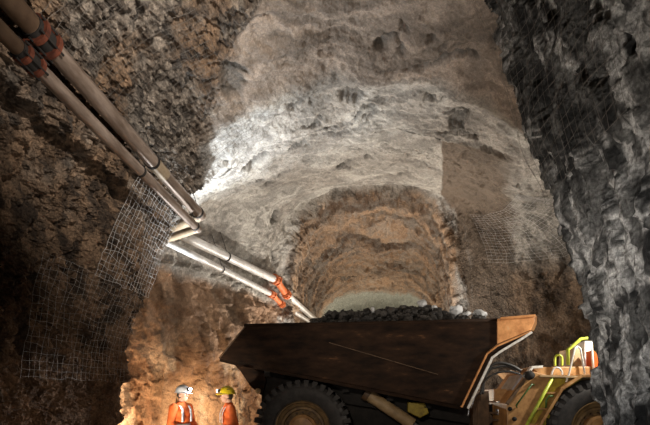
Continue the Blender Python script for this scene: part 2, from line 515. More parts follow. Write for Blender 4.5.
# blur the normals so that sharp turns displace softly
for _ in range(6):
    NRM[1:-1] = (NRM[:-2] + 2 * NRM[1:-1] + NRM[2:]) / 4
    NRM[:, 1:-1] = (NRM[:, :-2] + 2 * NRM[:, 1:-1] + NRM[:, 2:]) / 4
NRM /= np.linalg.norm(NRM, axis=-1, keepdims=True) + 1e-9

P3 = BASE.reshape(-1, 3)
X, D, Z = P3[:, 0], P3[:, 1], P3[:, 2]
U = np.repeat(UPAR[None], NV, 0).reshape(-1)
ARC = (np.cumsum(np.concatenate([np.zeros((NV, 1)), np.linalg.norm(np.diff(BASE, axis=1), axis=-1)], 1), 1)).reshape(-1)
lowf = fbm(P3 * 0.55, 3, 11)
warp = fbm(P3 * 0.9 + 5, 4, 31)
warp2 = fbm(P3 * 2.2 + 9, 4, 37)

# regions of the rock face, by place in the drift, plus a painted roof shadow
left_bare = 1 - sstep(-.22, .22, X - (-0.93 - (D - 5.4) * 0.64) + 0.55 * warp + .25 * warp2)
left_bare *= (1 - sstep(7.95, 8.25, D)) * (1 - sstep(6.6, 7.2, U))
pillar = sstep(7.3, 8.0, U + 0.35 * warp) * (1 - sstep(4.85, 5.0, D))
brown_low = sstep(8.15, 8.3, D) * (1 - sstep(4.05, 4.3, Z + .25 * warp + .12 * warp2)) * (U < 6)
far = sstep(12.7, 12.95, D + .15 * warp)
far_pale = sstep(19.6, 20.4, D + .5 * warp)
right_back = sstep(9.0, 9.6, U + .5 * warp) * sstep(5.1, 5.3, D) * (1 - far)
roof_shadow = sstep(0, .05, D - 8.40 + .3 * (X - 2.25) + .04 * warp2) * sstep(0, .05, X - 2.25 - .27 * (D - 8.4) + .04 * warp2) * (U > 7.2) * (1 - far)  # sharp-edged roof patch: a cast shadow put into the rock colour
roof_shadow *= 1 - sstep(0, .5, X - 3.2 - .45 * (D - 8.1) + .25 * warp2)
shot = np.clip(1 - left_bare - pillar - brown_low - far - right_back - roof_shadow, 0, 1)

# relief
strata = np.stack([ARC * 0.45, D * 1.7 + 1.3 * warp + .5 * warp2, Z * .35], -1)
diag = np.stack([X * 1.4, D * 1.6 + Z * .8, Z * .55 - D * .5], -1)
vert = np.stack([X * 2.0 + Z * .4, D * 2.0 + Z * .35, Z * .75], -1)
fac1 = facets(P3 * np.array([2.2, 2.2, 1.7]) + warp[:, None] * .5, 3)
fac2 = facets(P3 * 5.5 + warp2[:, None] * .6, 13)
fac3 = facets(P3 * np.array([13, 13, 9.]) + warp2[:, None] * .8, 23)
fac4 = facets(P3 * np.array([19, 19, 10.]) + warp2[:, None], 43)
rdiag = ridged(diag * 2.0, 5, 51, .7)
lean_ = P3 + np.stack([.33 * Z, 0 * Z, 0 * Z], -1)
facv2 = facets(lean_ * np.array([5.5, 5.5, 1.9]) + warp2[:, None] * .3, 63)
facv3 = facets(lean_ * np.array([14, 14, 4.5]) + warp2[:, None] * .5, 67)
rvert = ridged(vert * 2.4, 5, 57, .7)
d_left = .14 * lowf + .06 * fac1 + .06 * fac2 + .06 * fac3 + .035 * fac4 + .13 * rdiag + .03 * fbm(P3 * 8, 3, 61)
d_pill = .10 * lowf + .03 * fac1 + .075 * facv2 + .045 * facv3 + .015 * fac4 + .05 * ridged(np.stack([lean_[:, 0] * 4, D * 4, Z * .9], -1), 4, 59) + .012 * fbm(P3 * 8, 3, 63)
d_shot = .13 * lowf + .08 * fbm(P3 * 1.6, 5, 71, .6) + .075 * ridged(np.stack([ARC * .6, D * 1.7 + .8 * warp, Z * .3], -1), 4, 73) + .04 * fbm(P3 * 5, 4, 75, .7) + .015 * fac3
holes = sstep(.33, .50, fbm(strata * np.array([2.2, 1., 1.]) + 40, 5, 77, .6) + .45 * warp2) * shot
d_shot = d_shot - .10 * holes + .02 * holes * fac2
d_far = .10 * lowf + .16 * ridged(strata, 5, 81) + .06 * fac1 + .05 * fac2 + .03 * fbm(P3 * 5, 3, 83)
d_brown = .26 * lowf - .10 + .10 * fac1 + .11 * ridged(vert * .6, 4, 85) + .05 * fac2 + .02 * fac3 + .015 * fbm(P3 * 6, 4, 87)
d_rb = .10 * lowf + .05 * fac1 + .03 * fac2 + .06 * ridged(vert, 4, 89) + .02 * fbm(P3 * 7, 3, 91)
LOWD = .13 * lowf + .06
DISP = left_bare * d_left + pillar * d_pill + shot * d_shot + far * d_far + brown_low * d_brown + np.clip(right_back + roof_shadow - right_back * roof_shadow, 0, 1) * d_rb
brow = np.exp(-((D - (6.95 + .12 * (U - 7) ** 2 * .25) + .12 * warp) / .22) ** 2) * shot
DISP = DISP + .11 * brow
POS = (P3 + NRM.reshape(-1, 3) * DISP[:, None]).reshape(NV, NU, 3)
MESHBASE = (P3 + NRM.reshape(-1, 3) * (LOWD + .10)[:, None]).reshape(NV, NU, 3)

def mixc(a, b, t):
    return np.array(a)[None] * (1 - t[:, None]) + np.array(b)[None] * t[:, None]
def over(C, col, t):
    return C * (1 - t[:, None]) + col * t[:, None]
n_a = sstep(-.35, .35, fbm(P3 * 1.1 + 3, 5, 101, .6))
n_b = sstep(-.3, .3, fbm(diag * 3.4 + 8, 5, 103, .7))
n_c = sstep(-.25, .25, fbm(vert * 2.4 + 2, 5, 107, .65))
n_d = sstep(-.3, .3, fbm(strata * np.array([1, 1.6, 1]) + 1, 5, 109, .6))
c_left = over(mixc((.050, .033, .022), (.26, .165, .10), n_b), mixc((.05, .043, .037), (.36, .305, .25), sstep(-.28, .28, fbm(diag * np.array([7, 7, 7.]) + 4, 4, 157, .7))), .85 * sstep(-.35, .25, fbm(P3 * 1.3 + 60, 4, 151)) * sstep(3.6, 5.4, Z + warp * .8))
c_left = over(c_left, np.array([[.16, .085, .045]]), .5 * (1 - sstep(1.0, 2.6, Z + warp)))
c_pill = over(mixc((.012, .012, .012), (.13, .128, .122), sstep(-.3, .3, fbm(lean_ * np.array([9, 9, 3.]) + 2, 4, 107, .7))), np.array([[.50, .49, .47]]), .9 * sstep(.14, .34, fbm(lean_ * np.array([10, 10, 2.8]) + 21, 4, 111, .7) + .16 * warp + .14 * sstep(3.8, 2.2, Z)))
c_shot = mixc((.26, .235, .205), (.40, .375, .335), n_a)
c_shot = over(c_shot, mixc((.165, .125, .095), (.30, .235, .185), n_d), .9 * (1 - sstep(6.75, 7.1, D + .3 * warp - .05 * (U - 7) ** 2)))
c_shot = over(c_shot, np.array([[.52, .51, .49]]), .7 * sstep(7.0, 7.3, D + .3 * warp) * (1 - sstep(8.8, 9.6, D + warp)) * (1 - sstep(5.6, 6.4, U + .5 * warp)))  # paler where the roof spot falls: its pool of light painted in
c_shot = c_shot * (.72 + .5 * sstep(-.3, .3, fbm(strata * 4 + 50, 4, 133, .7)))[:, None]
c_shot = over(c_shot, np.array([[.07, .065, .058]]), .75 * holes)
c_far = over(mixc((.10, .06, .035), (.40, .265, .165), n_d), mixc((.20, .18, .155), (.36, .34, .30), n_a), .45 * n_c)
c_far = over(c_far, np.array([[.36, .37, .32]]), far_pale)
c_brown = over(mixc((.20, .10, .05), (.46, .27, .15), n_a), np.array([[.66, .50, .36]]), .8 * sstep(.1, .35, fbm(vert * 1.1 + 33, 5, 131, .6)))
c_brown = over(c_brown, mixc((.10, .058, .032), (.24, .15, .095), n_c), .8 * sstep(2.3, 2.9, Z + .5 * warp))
c_brown = over(c_brown, mixc((.10, .055, .03), (.52, .34, .21), n_c), .4 * n_b)
c_rb = over(mixc((.055, .036, .022), (.20, .135, .085), n_c), mixc((.16, .15, .13), (.38, .36, .32), n_c), sstep(4.2, 5.2, Z + .8 * warp) * .9 * (1 - sstep(11.0, 11.6, D + .3 * warp)))  # grey stops where the painted roof shadow runs on down the wall
c_roof_shadow = mixc((.105, .078, .055), (.165, .125, .092), n_a)  # brown tone of the painted roof shadow
COLR = (c_left * left_bare[:, None] + c_pill * pillar[:, None] + c_shot * shot[:, None])
W = (left_bare + pillar + shot)[:, None]
COLR = COLR / np.maximum(W, 1e-3)
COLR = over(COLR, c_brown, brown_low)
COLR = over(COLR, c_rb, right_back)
COLR = over(COLR, c_roof_shadow, roof_shadow)
COLR = over(COLR, c_far, far)
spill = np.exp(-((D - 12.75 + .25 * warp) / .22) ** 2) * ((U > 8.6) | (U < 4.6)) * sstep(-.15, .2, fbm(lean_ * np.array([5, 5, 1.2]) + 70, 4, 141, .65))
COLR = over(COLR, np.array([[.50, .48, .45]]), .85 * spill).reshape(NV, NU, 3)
COLR = np.clip(COLR, .012, .85)

GRAIN = (left_bare * .85 + pillar * 1.0 + shot * .5 + brown_low * .45 + right_back * .7 + roof_shadow * .4 + far * .7).clip(.12, 1).reshape(NV, NU)
i1 = int(np.searchsorted(UPAR, 5.0))
i2 = int(np.searchsorted(UPAR, 9.5))
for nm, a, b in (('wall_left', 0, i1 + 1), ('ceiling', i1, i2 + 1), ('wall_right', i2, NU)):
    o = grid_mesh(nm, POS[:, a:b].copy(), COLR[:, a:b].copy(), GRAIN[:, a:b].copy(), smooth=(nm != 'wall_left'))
    tag(o, kind='structure')

# far end of the drift and the floor
endp = POS[-1]
ctr = endp.mean(0)
rings = np.stack([endp * (1 - t) + (ctr + np.array([0, .5, 0])) * t for t in np.linspace(0, 1, 14)])
rings[1:, :, 1] += .15 * vnoise(rings[1:].reshape(-1, 3) * 1.4, 5).reshape(13, NU)
tag(grid_mesh('wall_back', rings, np.full(rings.shape, .2)), kind='structure')
gx, gy = np.meshgrid(np.linspace(-6.5, 10, 150), np.linspace(-4, 27, 260))
gz = np.interp(gy, [-4, 10, 12.9, 19, 27], [0, 0, .42, 1.05, 1.45])
G = np.stack([gx, gy, gz], -1)
n = fbm(G.reshape(-1, 3) * 1.1, 5, 121).reshape(gx.shape)
G[..., 2] += .05 * n - .055
cf = mixc((.09, .065, .048), (.20, .155, .12), sstep(-.3, .3, n.reshape(-1))).reshape(*gx.shape, 3)
tag(grid_mesh('floor', G, cf), kind='structure')

# ------------------------------------------------------------------ welded wire sheets pinned over the rock
def wires(name, label, u0, u1, d0, d1, step=0.1, r=0.0045, off=0.0, seed=0, mat='wire'):
    rng = random.Random(seed)
    ia, ib = np.searchsorted(UPAR, [u0, u1])
    ja, jb = np.searchsorted(Dv, [d0, d1])
    S = MESHBASE[ja:jb, ia:ib] + NRM[ja:jb, ia:ib] * off
    nv, nu = S.shape[:2]
    Lu = np.linalg.norm(np.diff(S[nv // 2], axis=0), axis=1).sum()
    Lv = np.linalg.norm(np.diff(S[:, nu // 2], axis=0), axis=1).sum()
    ku, kv = max(3, int(Lu / step)), max(3, int(Lv / step))
    def samp(fv, fu):
        v, u = fv * (nv - 1.001), fu * (nu - 1.001)
        i, j = int(v), int(u)
        a, b = v - i, u - j
        return (S[i, j] * (1 - a) * (1 - b) + S[i + 1, j] * a * (1 - b) + S[i, j + 1] * (1 - a) * b + S[i + 1, j + 1] * a * b)
    mb = MB()
    for k in range(ku + 1):
        w = rng.uniform(-.3, .3) / ku
        mb.tube([samp(t / (kv * 1.0), min(max(k / ku + w * math.sin(t * .9 + k), 0), 1)) + np.array([rng.uniform(-.008, .008)] * 3) for t in range(kv + 1)], r, 3, False)
    for k in range(kv + 1):
        w = rng.uniform(-.3, .3) / kv
        mb.tube([samp(min(max(k / kv + w * math.sin(t * .8 + k), 0), 1), t / ku) + np.array([rng.uniform(-.008, .008)] * 3) for t in range(ku + 1)], r, 3, False)
    o = mb.build(name, mat, smooth=True)
    return tag(o, label, 'wire mesh', 'wire mesh sheets pinned over the rock')

wires('wire_mesh_sheet', 'pale square wire mesh on the left wall corner just below the pipes', 2.7, 4.0, 6.5, 8.0, .09, .0036, .0, 1)
wires('wire_mesh_sheet', 'wire mesh over dark brown rock lower on the left wall', 1.4, 2.75, 5.6, 7.9, .10, .0016, -.03, 2)
wires('wire_mesh_sheet', 'wire mesh on the brown left roof above the two pipes', 4.4, 5.7, 4.2, 7.6, .10, .002, -.02, 3, 'darkwire')
wires('wire_mesh_sheet', 'wire mesh hanging at the top of the dark grey right pillar', 7.9, 9.2, 2.6, 4.6, .10, .0018, -.02, 4, 'darkwire')
wires('wire_mesh_sheet', 'wire mesh halfway down the dark grey right pillar', 9.1, 10.3, 3.0, 4.6, .10, .0016, -.05, 5, 'darkwire')
wires('wire_mesh_sheet', 'crumpled pale wire mesh on the far right wall beside the grey pillar', 9.25, 10.15, 9.3, 11.8, .10, .003, -.085, 6)

# ------------------------------------------------------------------ the two pipelines along the left wall
def pipeline(label, runs, r, couplings, elbow_at, bands):
    """runs: (material, start, end) straight sections; couplings: (point, direction, material, length)"""
    root = empty('pipeline', runs[0][1])
    o0 = Vector(runs[0][1])
    for mat, a, b in runs:
        a, b = Vector(a) - o0, Vector(b) - o0
        k = 9
        MB().tube([a.lerp(b, t / k) for t in range(k + 1)], r, 20).build('pipe_section', mat, root, 'auto')
    for p, d, mat, L in couplings:
        p, d = Vector(p) - o0, Vector(d).normalized()
        mb = MB()
        for s in (-1, 1):
            q = p + d * s * L * .34
            mb.tube([q - d * L * .10, q + d * L * .10], r * 1.45, 20)
        cp = mb.build('coupling', mat, root, 'auto')
        MB().tube([p - d * L * .62, p + d * L * .30], r * 1.1, 20).build('coupling_sleeve', 'dark' if mat == 'coupling' else mat, cp, 'auto')
        a = d.orthogonal().normalized()
        b_ = d.cross(a)
        for k in range(6):
            q = 2 * math.pi * k / 6 + .3
            e = (a * math.cos(q) + b_ * math.sin(q)) * r * 1.34
            MB().tube([p + e - d * L * .62, p + e + d * L * .62], .011, 6).build('coupling_bolt', 'dark' if mat == 'coupling' else mat, cp)
    for p, mat in elbow_at:
        MB().ball(Vector(p) - o0, r * 1.06, 18, 12).build('elbow', mat, root, True)
    for p, d in bands:
        p, d = Vector(p) - o0, Vector(d).normalized()
        MB().tube([p - d * .018, p + d * .018], r * 1.12, 20).build('pipe_band', 'dark', root, 'auto')
        MB().tube([p + Vector((0, 0, r)), p + Vector((-.08, 0, .35)), p + Vector((-.25, 0, .85))], .007, 6).build('hanger_chain', 'dark', root)
    return tag(root, label, 'pipe')

# upper, thicker line
U0, U1, U2 = at(42, 36, 4.2) + (Vector((-.345, -3, .09)) * .9), at(42, 37, 4.2), at(200, 215, 8.0)
UE, U3, U4, U5 = at(171, 230, 8.62), at(276, 280, 12.0), at(286, 294, 12.7), at(317, 321, 17.0)
dU = U2 - U1
pipeline('thicker upper pipe with brown flange coupling running along the left wall',
         [('brownpipe', U0, U1), ('galv', U1, U1.lerp(U2, .56)), ('tanpipe', U1.lerp(U2, .56), U1.lerp(U2, .64)), ('galv', U1.lerp(U2, .64), U2),
          ('tanpipe', U2, UE), ('whitepipe', UE, U3), ('orangecoup', U3, U4), ('whitepipe', U4, U5)],
         .100, [(U1, dU, 'coupling', .24), (U3, U3 - UE, 'orangecoup', .22), (U4, U5 - U4, 'orangecoup', .22)],
         [(U2, 'galv'), (UE, 'tanpipe'), (U3, 'orangecoup'), (U4, 'orangecoup')],
         [(U1.lerp(U2, .55), dU), (U1.lerp(U2, .97), dU), (UE.lerp(U3, .45), U3 - UE)])
L1, L2 = at(29, 59, 4.0), at(197.5, 228.6, 7.8)
L0 = L1 + (L1 - L2).normalized() * 2.6
LE, L3, L4, L5 = at(163, 240, 8.4), at(272, 294.5, 12.0), at(281.5, 304, 12.6), at(312, 323, 16.5)
dL = L2 - L1
pipeline('thinner lower pipe hung just below the thick one on the left wall',
         [('brownpipe', L0, L1), ('galv', L1, L1.lerp(L2, .5)), ('galv', L1.lerp(L2, .5), L2),
          ('tanpipe', L2, LE), ('whitepipe', LE, L3), ('orangecoup', L3, L4), ('whitepipe', L4, L5)],
         .072, [(L1, dL, 'coupling', .22), (L3, L3 - LE, 'orangecoup', .2), (L4, L5 - L4, 'orangecoup', .2)],
         [(L2, 'galv'), (LE, 'orangecoup'), (L3, 'orangecoup'), (L4, 'orangecoup')],
         [(L1.lerp(L2, .5), dL), (L1.lerp(L2, .97), dL), (LE.lerp(L3, .45), L3 - LE)])

# ------------------------------------------------------------------ the dump truck (local x forward, -y towards the camera)
TH, TY = math.radians(-4.0), 9.25
truck = empty('dump_truck', (0, TY, 0), TH)
tag(truck, 'articulated mine dump truck with a dark worn bed heaped with ore', 'truck')

def T(px, py, ly=-1.55):
    a, b = (px - HX) / F, (HY - py) / F
    t = (ly + TY * math.cos(TH)) / (math.cos(TH) - math.sin(TH) * a)
    xw, yw = t * a, t - TY
    return (xw * math.cos(TH) + yw * math.sin(TH), CZ + t * b)

def poly(pts, ly=-1.55):
    return [T(x, y, ly) for x, y in pts]

def T3(px, py, ly=-1.55):
    x, z = T(px, py, ly)
    return Vector((x, ly, z))

# bed: side panels, floor, headboard with canopy
side = poly([(218, 358), (246, 325), (320, 323.5), (400, 322), (497, 319.5), (497, 344), (486, 353), (461, 406), (340, 382)])
MB().prism(side, -1.55, -1.49).build('side_panel', 'bed', truck, False, .008)
MB().prism(side, 1.49, 1.55).build('side_panel', 'bed', truck, False, .008)
fl = poly([(219, 358), (340, 382), (461, 406)])
MB().strip(fl, -1.49, 1.49, .06).build('bed_floor', 'bed', truck)
hb = poly([(461, 406), (486, 353), (497, 344), (531, 330)])
MB().strip(hb, -1.49, 1.49, .05).build('headboard', 'ochre', truck)
MB().strip(poly([(531, 330), (534, 323), (534, 316)]), -1.55, 1.55, .05).build('canopy_lip', 'ochre', truck)
cheek = poly([(497, 319), (534, 315.5), (534, 322), (530.5, 330), (497, 344)])
for y0, y1 in ((-1.575, -1.50), (1.50, 1.575)):
    MB().prism(cheek, y0, y1).build('canopy_cheek', 'orange', truck, False, .006)
MB().prism(poly([(500, 317.6), (534.5, 314.8), (534.5, 317.2), (500, 320)]), -1.60, -1.55).build('canopy_cap', 'orange', truck, False, .005)
def bar(pts, w, name, mat, ly, h=.05):
    """flat bar along pixel polyline, w pixels wide (to its lower right)"""
    a = poly(pts, ly)
    return MB().strip(a, ly, ly + h, w * .0175).build(name, mat, truck)
bar([(461, 407), (486.5, 353.5), (497.5, 345), (531, 330.5)], 1.6, 'headboard_edge', 'orange', -1.585, .09)
bar([(463, 407.5), (488.2, 354.5), (498.5, 347), (531, 331.5)], 3.6, 'headboard_channel', 'bed', -1.565, .06)
bar([(467, 408), (491.5, 357), (501, 350), (521, 338), (531.5, 331)], 2.2, 'headboard_backlit_rim', 'edge', -1.60, .10)  # pale bar paints the backlight along the headboard front
a = poly([(329, 342.5), (438, 374.5)])
MB().tube([(a[0][0], -1.553, a[0][1]), (a[1][0], -1.553, a[1][1])], .007, 6).build('weld_seam', 'rust', truck)
for yy in (-1.53, 1.53):
    a = poly([(244, 325.5), (320, 324), (400, 322.5), (498, 320)])
    MB().tube([(x, yy, z) for x, z in a], .035, 8).build('top_rail', 'bed', truck, True)
for px in (262, 300, 345, 392, 432):
    z0 = T(px, 358 + (px - 218) * .1975 + 1)
    MB().box((z0[0], 0, z0[1] - .07), (.12, 2.2, .14)).build('floor_rib', 'dark', truck)
a = poly([(219, 358.5), (246, 325.5)])
for yy in (-1.54, 1.54):
    MB().tube([(x, yy, z) for x, z in a], .016, 8).build('tail_rim', 'rust', truck, True)
# chassis under the bed
MB().prism(poly([(262, 385), (300, 383), (470, 412), (470, 440), (262, 425)], -.5), -.55, -.30).build('chassis_beam', 'dark', truck, False, .01)
MB().prism(poly([(262, 385), (300, 383), (470, 412), (470, 440), (262, 425)], -.5), .30, .55).build('chassis_beam', 'dark', truck, False, .01)
MB().prism(poly([(232, 362), (262, 368), (266, 380), (262, 396), (250, 386), (241, 372)], -1.0), -1.0, -.9).build('tail_bracket', 'bed', truck, False, .01)
MB().prism(poly([(232, 362), (262, 368), (266, 380), (262, 396), (250, 386), (241, 372)], -1.0), .9, 1.0).build('tail_bracket', 'rust', truck, False, .01)
p = T3(258.5, 391, -1.03)
MB().lathe([(0, .0), (.05, 0), (.055, -.05), (.03, -.07), (0, -.07)], p, (0, 1, 0), 14).build('tail_lamp', 'tan', truck, True)
MB().prism(poly([(262, 366), (470, 407), (470, 424), (350, 404), (262, 390)], -.8), -.8, -.62).build('underbed_light_block', 'dark', truck)  # dark plates added to stop light leaking through under the bed
MB().prism(poly([(262, 366), (470, 407), (470, 424), (350, 404), (262, 390)], -.8), .62, .8).build('underbed_light_block', 'dark', truck)
# hoist cylinder: barrel, collar, rod
h0, h1 = T3(366, 393, -1.0), T3(424, 432, -1.0)
MB().tube([h0, h0.lerp(h1, .8)], .115, 18).build('hoist_barrel', 'tan', truck, 'auto')
MB().tube([h0 + (h0 - h1) * .02, h0.lerp(h1, .06)], .145, 18).build('hoist_collar', 'rust', truck, 'auto')
MB().tube([h0.lerp(h1, .8), h1], .06, 14).build('hoist_rod', 'steel', truck, True)
MB().prism(poly([(408, 402), (426, 403), (429, 413), (420, 418), (408, 412)], -1.1), -1.1, -.95).build('hoist_bracket', 'yellow', truck, False, .015)

def wheel(px, py, ly, R=.885, W=.72, s=1):
    x, z = T(px, py, ly)
    z = R
    ctr = Vector((x, ly, z))
    mb = MB()
    ax = (0, 1, 0)
    prof = [(R * .56, .03), (R * .60, .0), (R * .78, -.03), (R * .88, .0), (R * .945, .06), (R * .955, .15), (R * .955, W - .15), (R * .945, W - .06),
            (R * .88, W), (R * .78, W + .03), (R * .60, W), (R * .56, W - .03)]
    mb.lathe(prof, ctr, ax, 64)
    nl = 34
    for k in range(nl):
        for sd in (0, 1):
            q = 2 * math.pi * (k + .5 * sd) / nl
            e = Vector((math.cos(q), 0, math.sin(q)))
            t = Vector((-math.sin(q), 0, math.cos(q)))
            yc = W * (.24 if sd == 0 else .76)
            rot = Matrix((t, Vector((0, 1, 0)), e)).transposed()
            mb.box(ctr + e * R * .965 + Vector((0, yc, 0)), (.088, W * .46, R * .075), rot)
            # shoulder of the lug runs down the side wall
            rot2 = Matrix((t, Vector((0, 1, 0)), e)).transposed()
            mb.box(ctr + e * R * .915 + Vector((0, (-.002 if sd == 0 else W + .002), 0)), (.075, .035, R * .10), rot2)
    ty = mb.build('tyre', 'rubber', truck, 'auto')
    o = -1 if s > 0 else 1
    yf = 0.0 if s > 0 else W
    sg = 1 if s > 0 else -1
    face = ctr + Vector((0, yf, 0))
    fa = (0, sg, 0)
    MB().lathe([(R * .575, -.005), (R * .585, .02), (R * .54, .035), (R * .53, .10), (R * .47, .12), (R * .45, .07), (R * .40, .07), (R * .385, .13), (R * .30, .15), (R * .16, .15)], face, fa, 48).build('rim', 'rim', ty, 'auto')
    MB().lathe([(R * .30, .15), (R * .29, .05), (R * .24, .03), (R * .23, .00), (R * .10, -.02), (0, -.02)], face, fa, 36).build('wheel_hub', 'ochre', ty, 'auto')
    for k in range(16):
        q = 2 * math.pi * k / 16
        b = face + Vector((math.cos(q) * R * .345, 0, math.sin(q) * R * .345))
        MB().tube([b + Vector((0, sg * .14, 0)), b + Vector((0, sg * .085, 0))], .022, 6).build('wheel_nut', 'rust', ty)
    return ty
wheel(302, 430, -1.48)
wheel(302, 430, .76, s=-1)
wheel(602, 431, -1.48)
wheel(602, 431, .76, s=-1)
xr = T(302, 430, -1.48)[0]
xf = T(602, 431, -1.48)[0]
for x in (xr, xf):
    MB().tube([(x, -.8, .885), (x, .8, .885)], .2, 16).build('axle', 'dark', truck, True)

# articulation and engine bay
MB().prism(poly([(473, 392), (489, 391), (490, 440), (473, 440)], -1.0), -1.0, -.7).build('hitch_post', 'rust', truck, False, .01)
MB().prism(poly([(477.5, 390), (480.5, 390), (480.5, 440), (477.5, 440)], -1.03), -1.03, -.99).build('post_rib', 'rust', truck)
MB().prism(poly([(494, 389), (512, 389), (507, 404), (494, 401)], -.9), -.9, -.3).build('valve_box', 'ochre', truck, False, .01)
MB().prism(poly([(484, 405), (507, 403), (507, 440), (484, 440)], -.6), -.6, .6).build('hitch_frame', 'dark', truck, False, .01)
for (x0, y0, x1, y1, m) in ((499, 401, 503, 406, 'steel'), (498, 409, 501, 415, 'steel'), (489, 412, 507, 414, 'rust'), (491, 419, 508, 421, 'rust')):
    MB().prism(poly([(x0, y0), (x1, y0), (x1, y1), (x0, y1)], -.95), -.95, -.8).build('hydraulic_fitting', m, truck, False, .006)
MB().lathe([(0, 0), (.09, 0), (.10, .03), (.10, .25), (0, .25)], T3(488, 419, -.98), (0, 1, 0), 18).build('hydraulic_motor', 'rust', truck, 'auto')
def curve(pts, n=26):
    V = [Vector(p) for p in pts]
    V = [V[0] * 2 - V[1]] + V + [V[-1] * 2 - V[-2]]
    out = []
    for i in range(1, len(V) - 2):
        for k in range(n // (len(V) - 3)):
            t = k / (n // (len(V) - 3))
            p0, p1, p2, p3 = V[i - 1:i + 3]
            out.append(.5 * (2 * p1 + (p2 - p0) * t + (2 * p0 - 5 * p1 + 4 * p2 - p3) * t * t + (3 * p1 - p0 - 3 * p2 + p3) * t ** 3))
    out.append(V[-2])
    return out
for pts, r, ly in (([(482, 394), (484, 380), (491, 366), (501, 363), (512, 366), (521, 371)], .032, -1.05),
                   ([(481, 394), (483, 384), (489, 371), (497, 367), (506, 366), (516, 370)], .024, -.9),
                   ([(480, 395), (484, 382), (494, 374), (507, 371.5), (520, 374)], .02, -1.15)):
    MB().tube(curve([T3(x, y, ly) for x, y in pts], 40), r, 10).build('hydraulic_hose', 'hose', truck, True)
for pts in ([(471, 408), (474, 398), (480, 391)], [(468, 416), (470, 404), (474, 396)]):
    MB().tube(curve([T3(x, y, -1.12) for x, y in pts], 16), .018, 8).build('hydraulic_line', 'steel', truck, True)

# front module: sloped cover, deck, fender, rails
cover = [(507, 404), (531, 371), (553, 376), (523, 432), (507, 432)]
MB().prism(poly(cover, -1.40), -1.40, -.2).build('engine_cover', 'ochre', truck, False, .015)
MB().prism(poly([(506, 403.5), (530.5, 370), (532.5, 371.5), (508.5, 405)], -1.43), -1.43, -1.38).build('cover_trim', 'rust', truck)
MB().prism(poly([(511.5, 389), (521.5, 374.5), (524, 376), (513.5, 391)], -1.2), -1.2, -.6).build('cover_shoulder', 'steel', truck)
g = [(517, 407.5), (516, 405.5), (532, 384), (534, 385)]
MB().tube([T3(g[0][0], g[0][1], -1.41), T3(g[1][0], g[1][1], -1.47), T3(g[2][0], g[2][1], -1.47), T3(g[3][0], g[3][1], -1.41)], .014, 8).build('grab_rail', 'green', truck, True)
MB().tube([T3(553, 377, -1.44), T3(523, 432, -1.44)], .030, 8).build('stair_rail', 'lime', truck, True)
for q in ((514.5, 419), (510, 409)):
    MB().lathe([(0, -.02), (.035, -.02), (.04, .01), (.0, .01)], T3(q[0], q[1], -1.41), (0, 1, 0), 12).build('cover_bolt', 'dark', truck, True)
MB().lathe([(0, -.06), (.07, -.06), (.08, 0), (.08, .1), (0, .1)], T3(529.5, 375.5, -1.44), (0, 1, 0), 16).build('cover_hinge', 'dark', truck, True)
MB().prism(poly([(528, 372), (532, 366), (543, 365.5), (543, 368), (533.5, 368.5), (530, 373)], -1.42), -1.42, -1.3).build('hinge_bracket', 'edge', truck, False, .006)
MB().prism(poly([(531, 367), (640, 366), (640, 375.5), (540, 375.5)], -1.1), -1.1, .9).build('hood', 'ochre', truck, False, .015)
MB().prism(poly([(540, 375), (598, 376.5), (598, 378.5), (540, 377)], -1.48), -1.48, -.9).build('deck_plate', 'tan', truck, False, .004)
MB().prism(poly([(552, 378), (584, 378), (563, 391), (546, 425), (540, 434), (524, 434)], -1.35), -1.35, -.75).build('stair_box', 'yellow', truck, False, .01)
# fender: strip over the front wheel
MB().strip(poly([(536, 440), (543, 424), (563.5, 390), (583, 377), (599, 377.5), (650, 377.5)], -1.53), -1.53, -.75, -.05).build('fender', 'ochre', truck, False, .006)
for (x, y) in ((549, 392), (541, 408), (533, 424)):
    MB().prism(poly([(x - 4, y), (x + 9, y), (x + 9, y + 1.6), (x - 4, y + 1.6)], -1.46), -1.46, -1.2).build('stair_step', 'ochre', truck)
MB().tube([T3(x, y, -1.48) for x, y in ((546, 408), (546, 400), (549, 396), (553, 396))], .014, 8).build('grab_rail', 'green', truck, True)
def rail(pts, name, mat, r, ly):
    return MB().tube(curve([T3(x, y, ly) for x, y in pts], 6 * (len(pts) - 1)), r, 8).build(name, mat, truck, True)
rl = [(568, 365), (568, 349.5), (581, 339), (590, 338), (604, 338)]
MB().tube([T3(x, y, -1.25) for x, y in rl], .030, 10).build('guard_rail', 'lime', truck, True)
MB().tube([T3(591, 338.5, -1.25), T3(594, 376, -1.25)], .018, 8).build('rail_post', 'edge', truck, True)
MB().tube([T3(x, y, -1.46) for x, y in ((566, 382), (569, 374), (575, 348), (578, 346.5))], .017, 8).build('ladder_rail', 'edge', truck, True)
MB().tube([T3(x, y, -1.46) for x, y in ((578, 346.5), (580.5, 349), (585, 376))], .017, 8).build('ladder_rail', 'edge', truck, True)
rail([(555, 366), (555, 358), (556.5, 355.5), (559, 355), (561.3, 356.5), (562, 359), (562, 366)], 'hood_handle', 'lime', .022, -1.05)
rail([(551.5, 375), (553, 370), (556, 367.5), (559.5, 368.5), (562, 372), (562, 375)], 'deck_handle', 'edge', .016, -1.42)
MB().prism(poly([(574, 348), (584.5, 348), (584.5, 367), (573, 367)], -.8), -.8, -.2).build('air_filter_box', 'tan', truck, False, .02)
MB().prism(poly([(584.5, 341), (592, 341), (593, 367), (584.5, 367)], -.85), -.85, -.3).build('coolant_tank', 'white', truck, False, .02)
MB().prism(poly([(593, 350), (597, 354), (601, 376), (594, 376)], -1.15), -1.15, -.9).build('marker_panel', 'red', truck, False, .01)
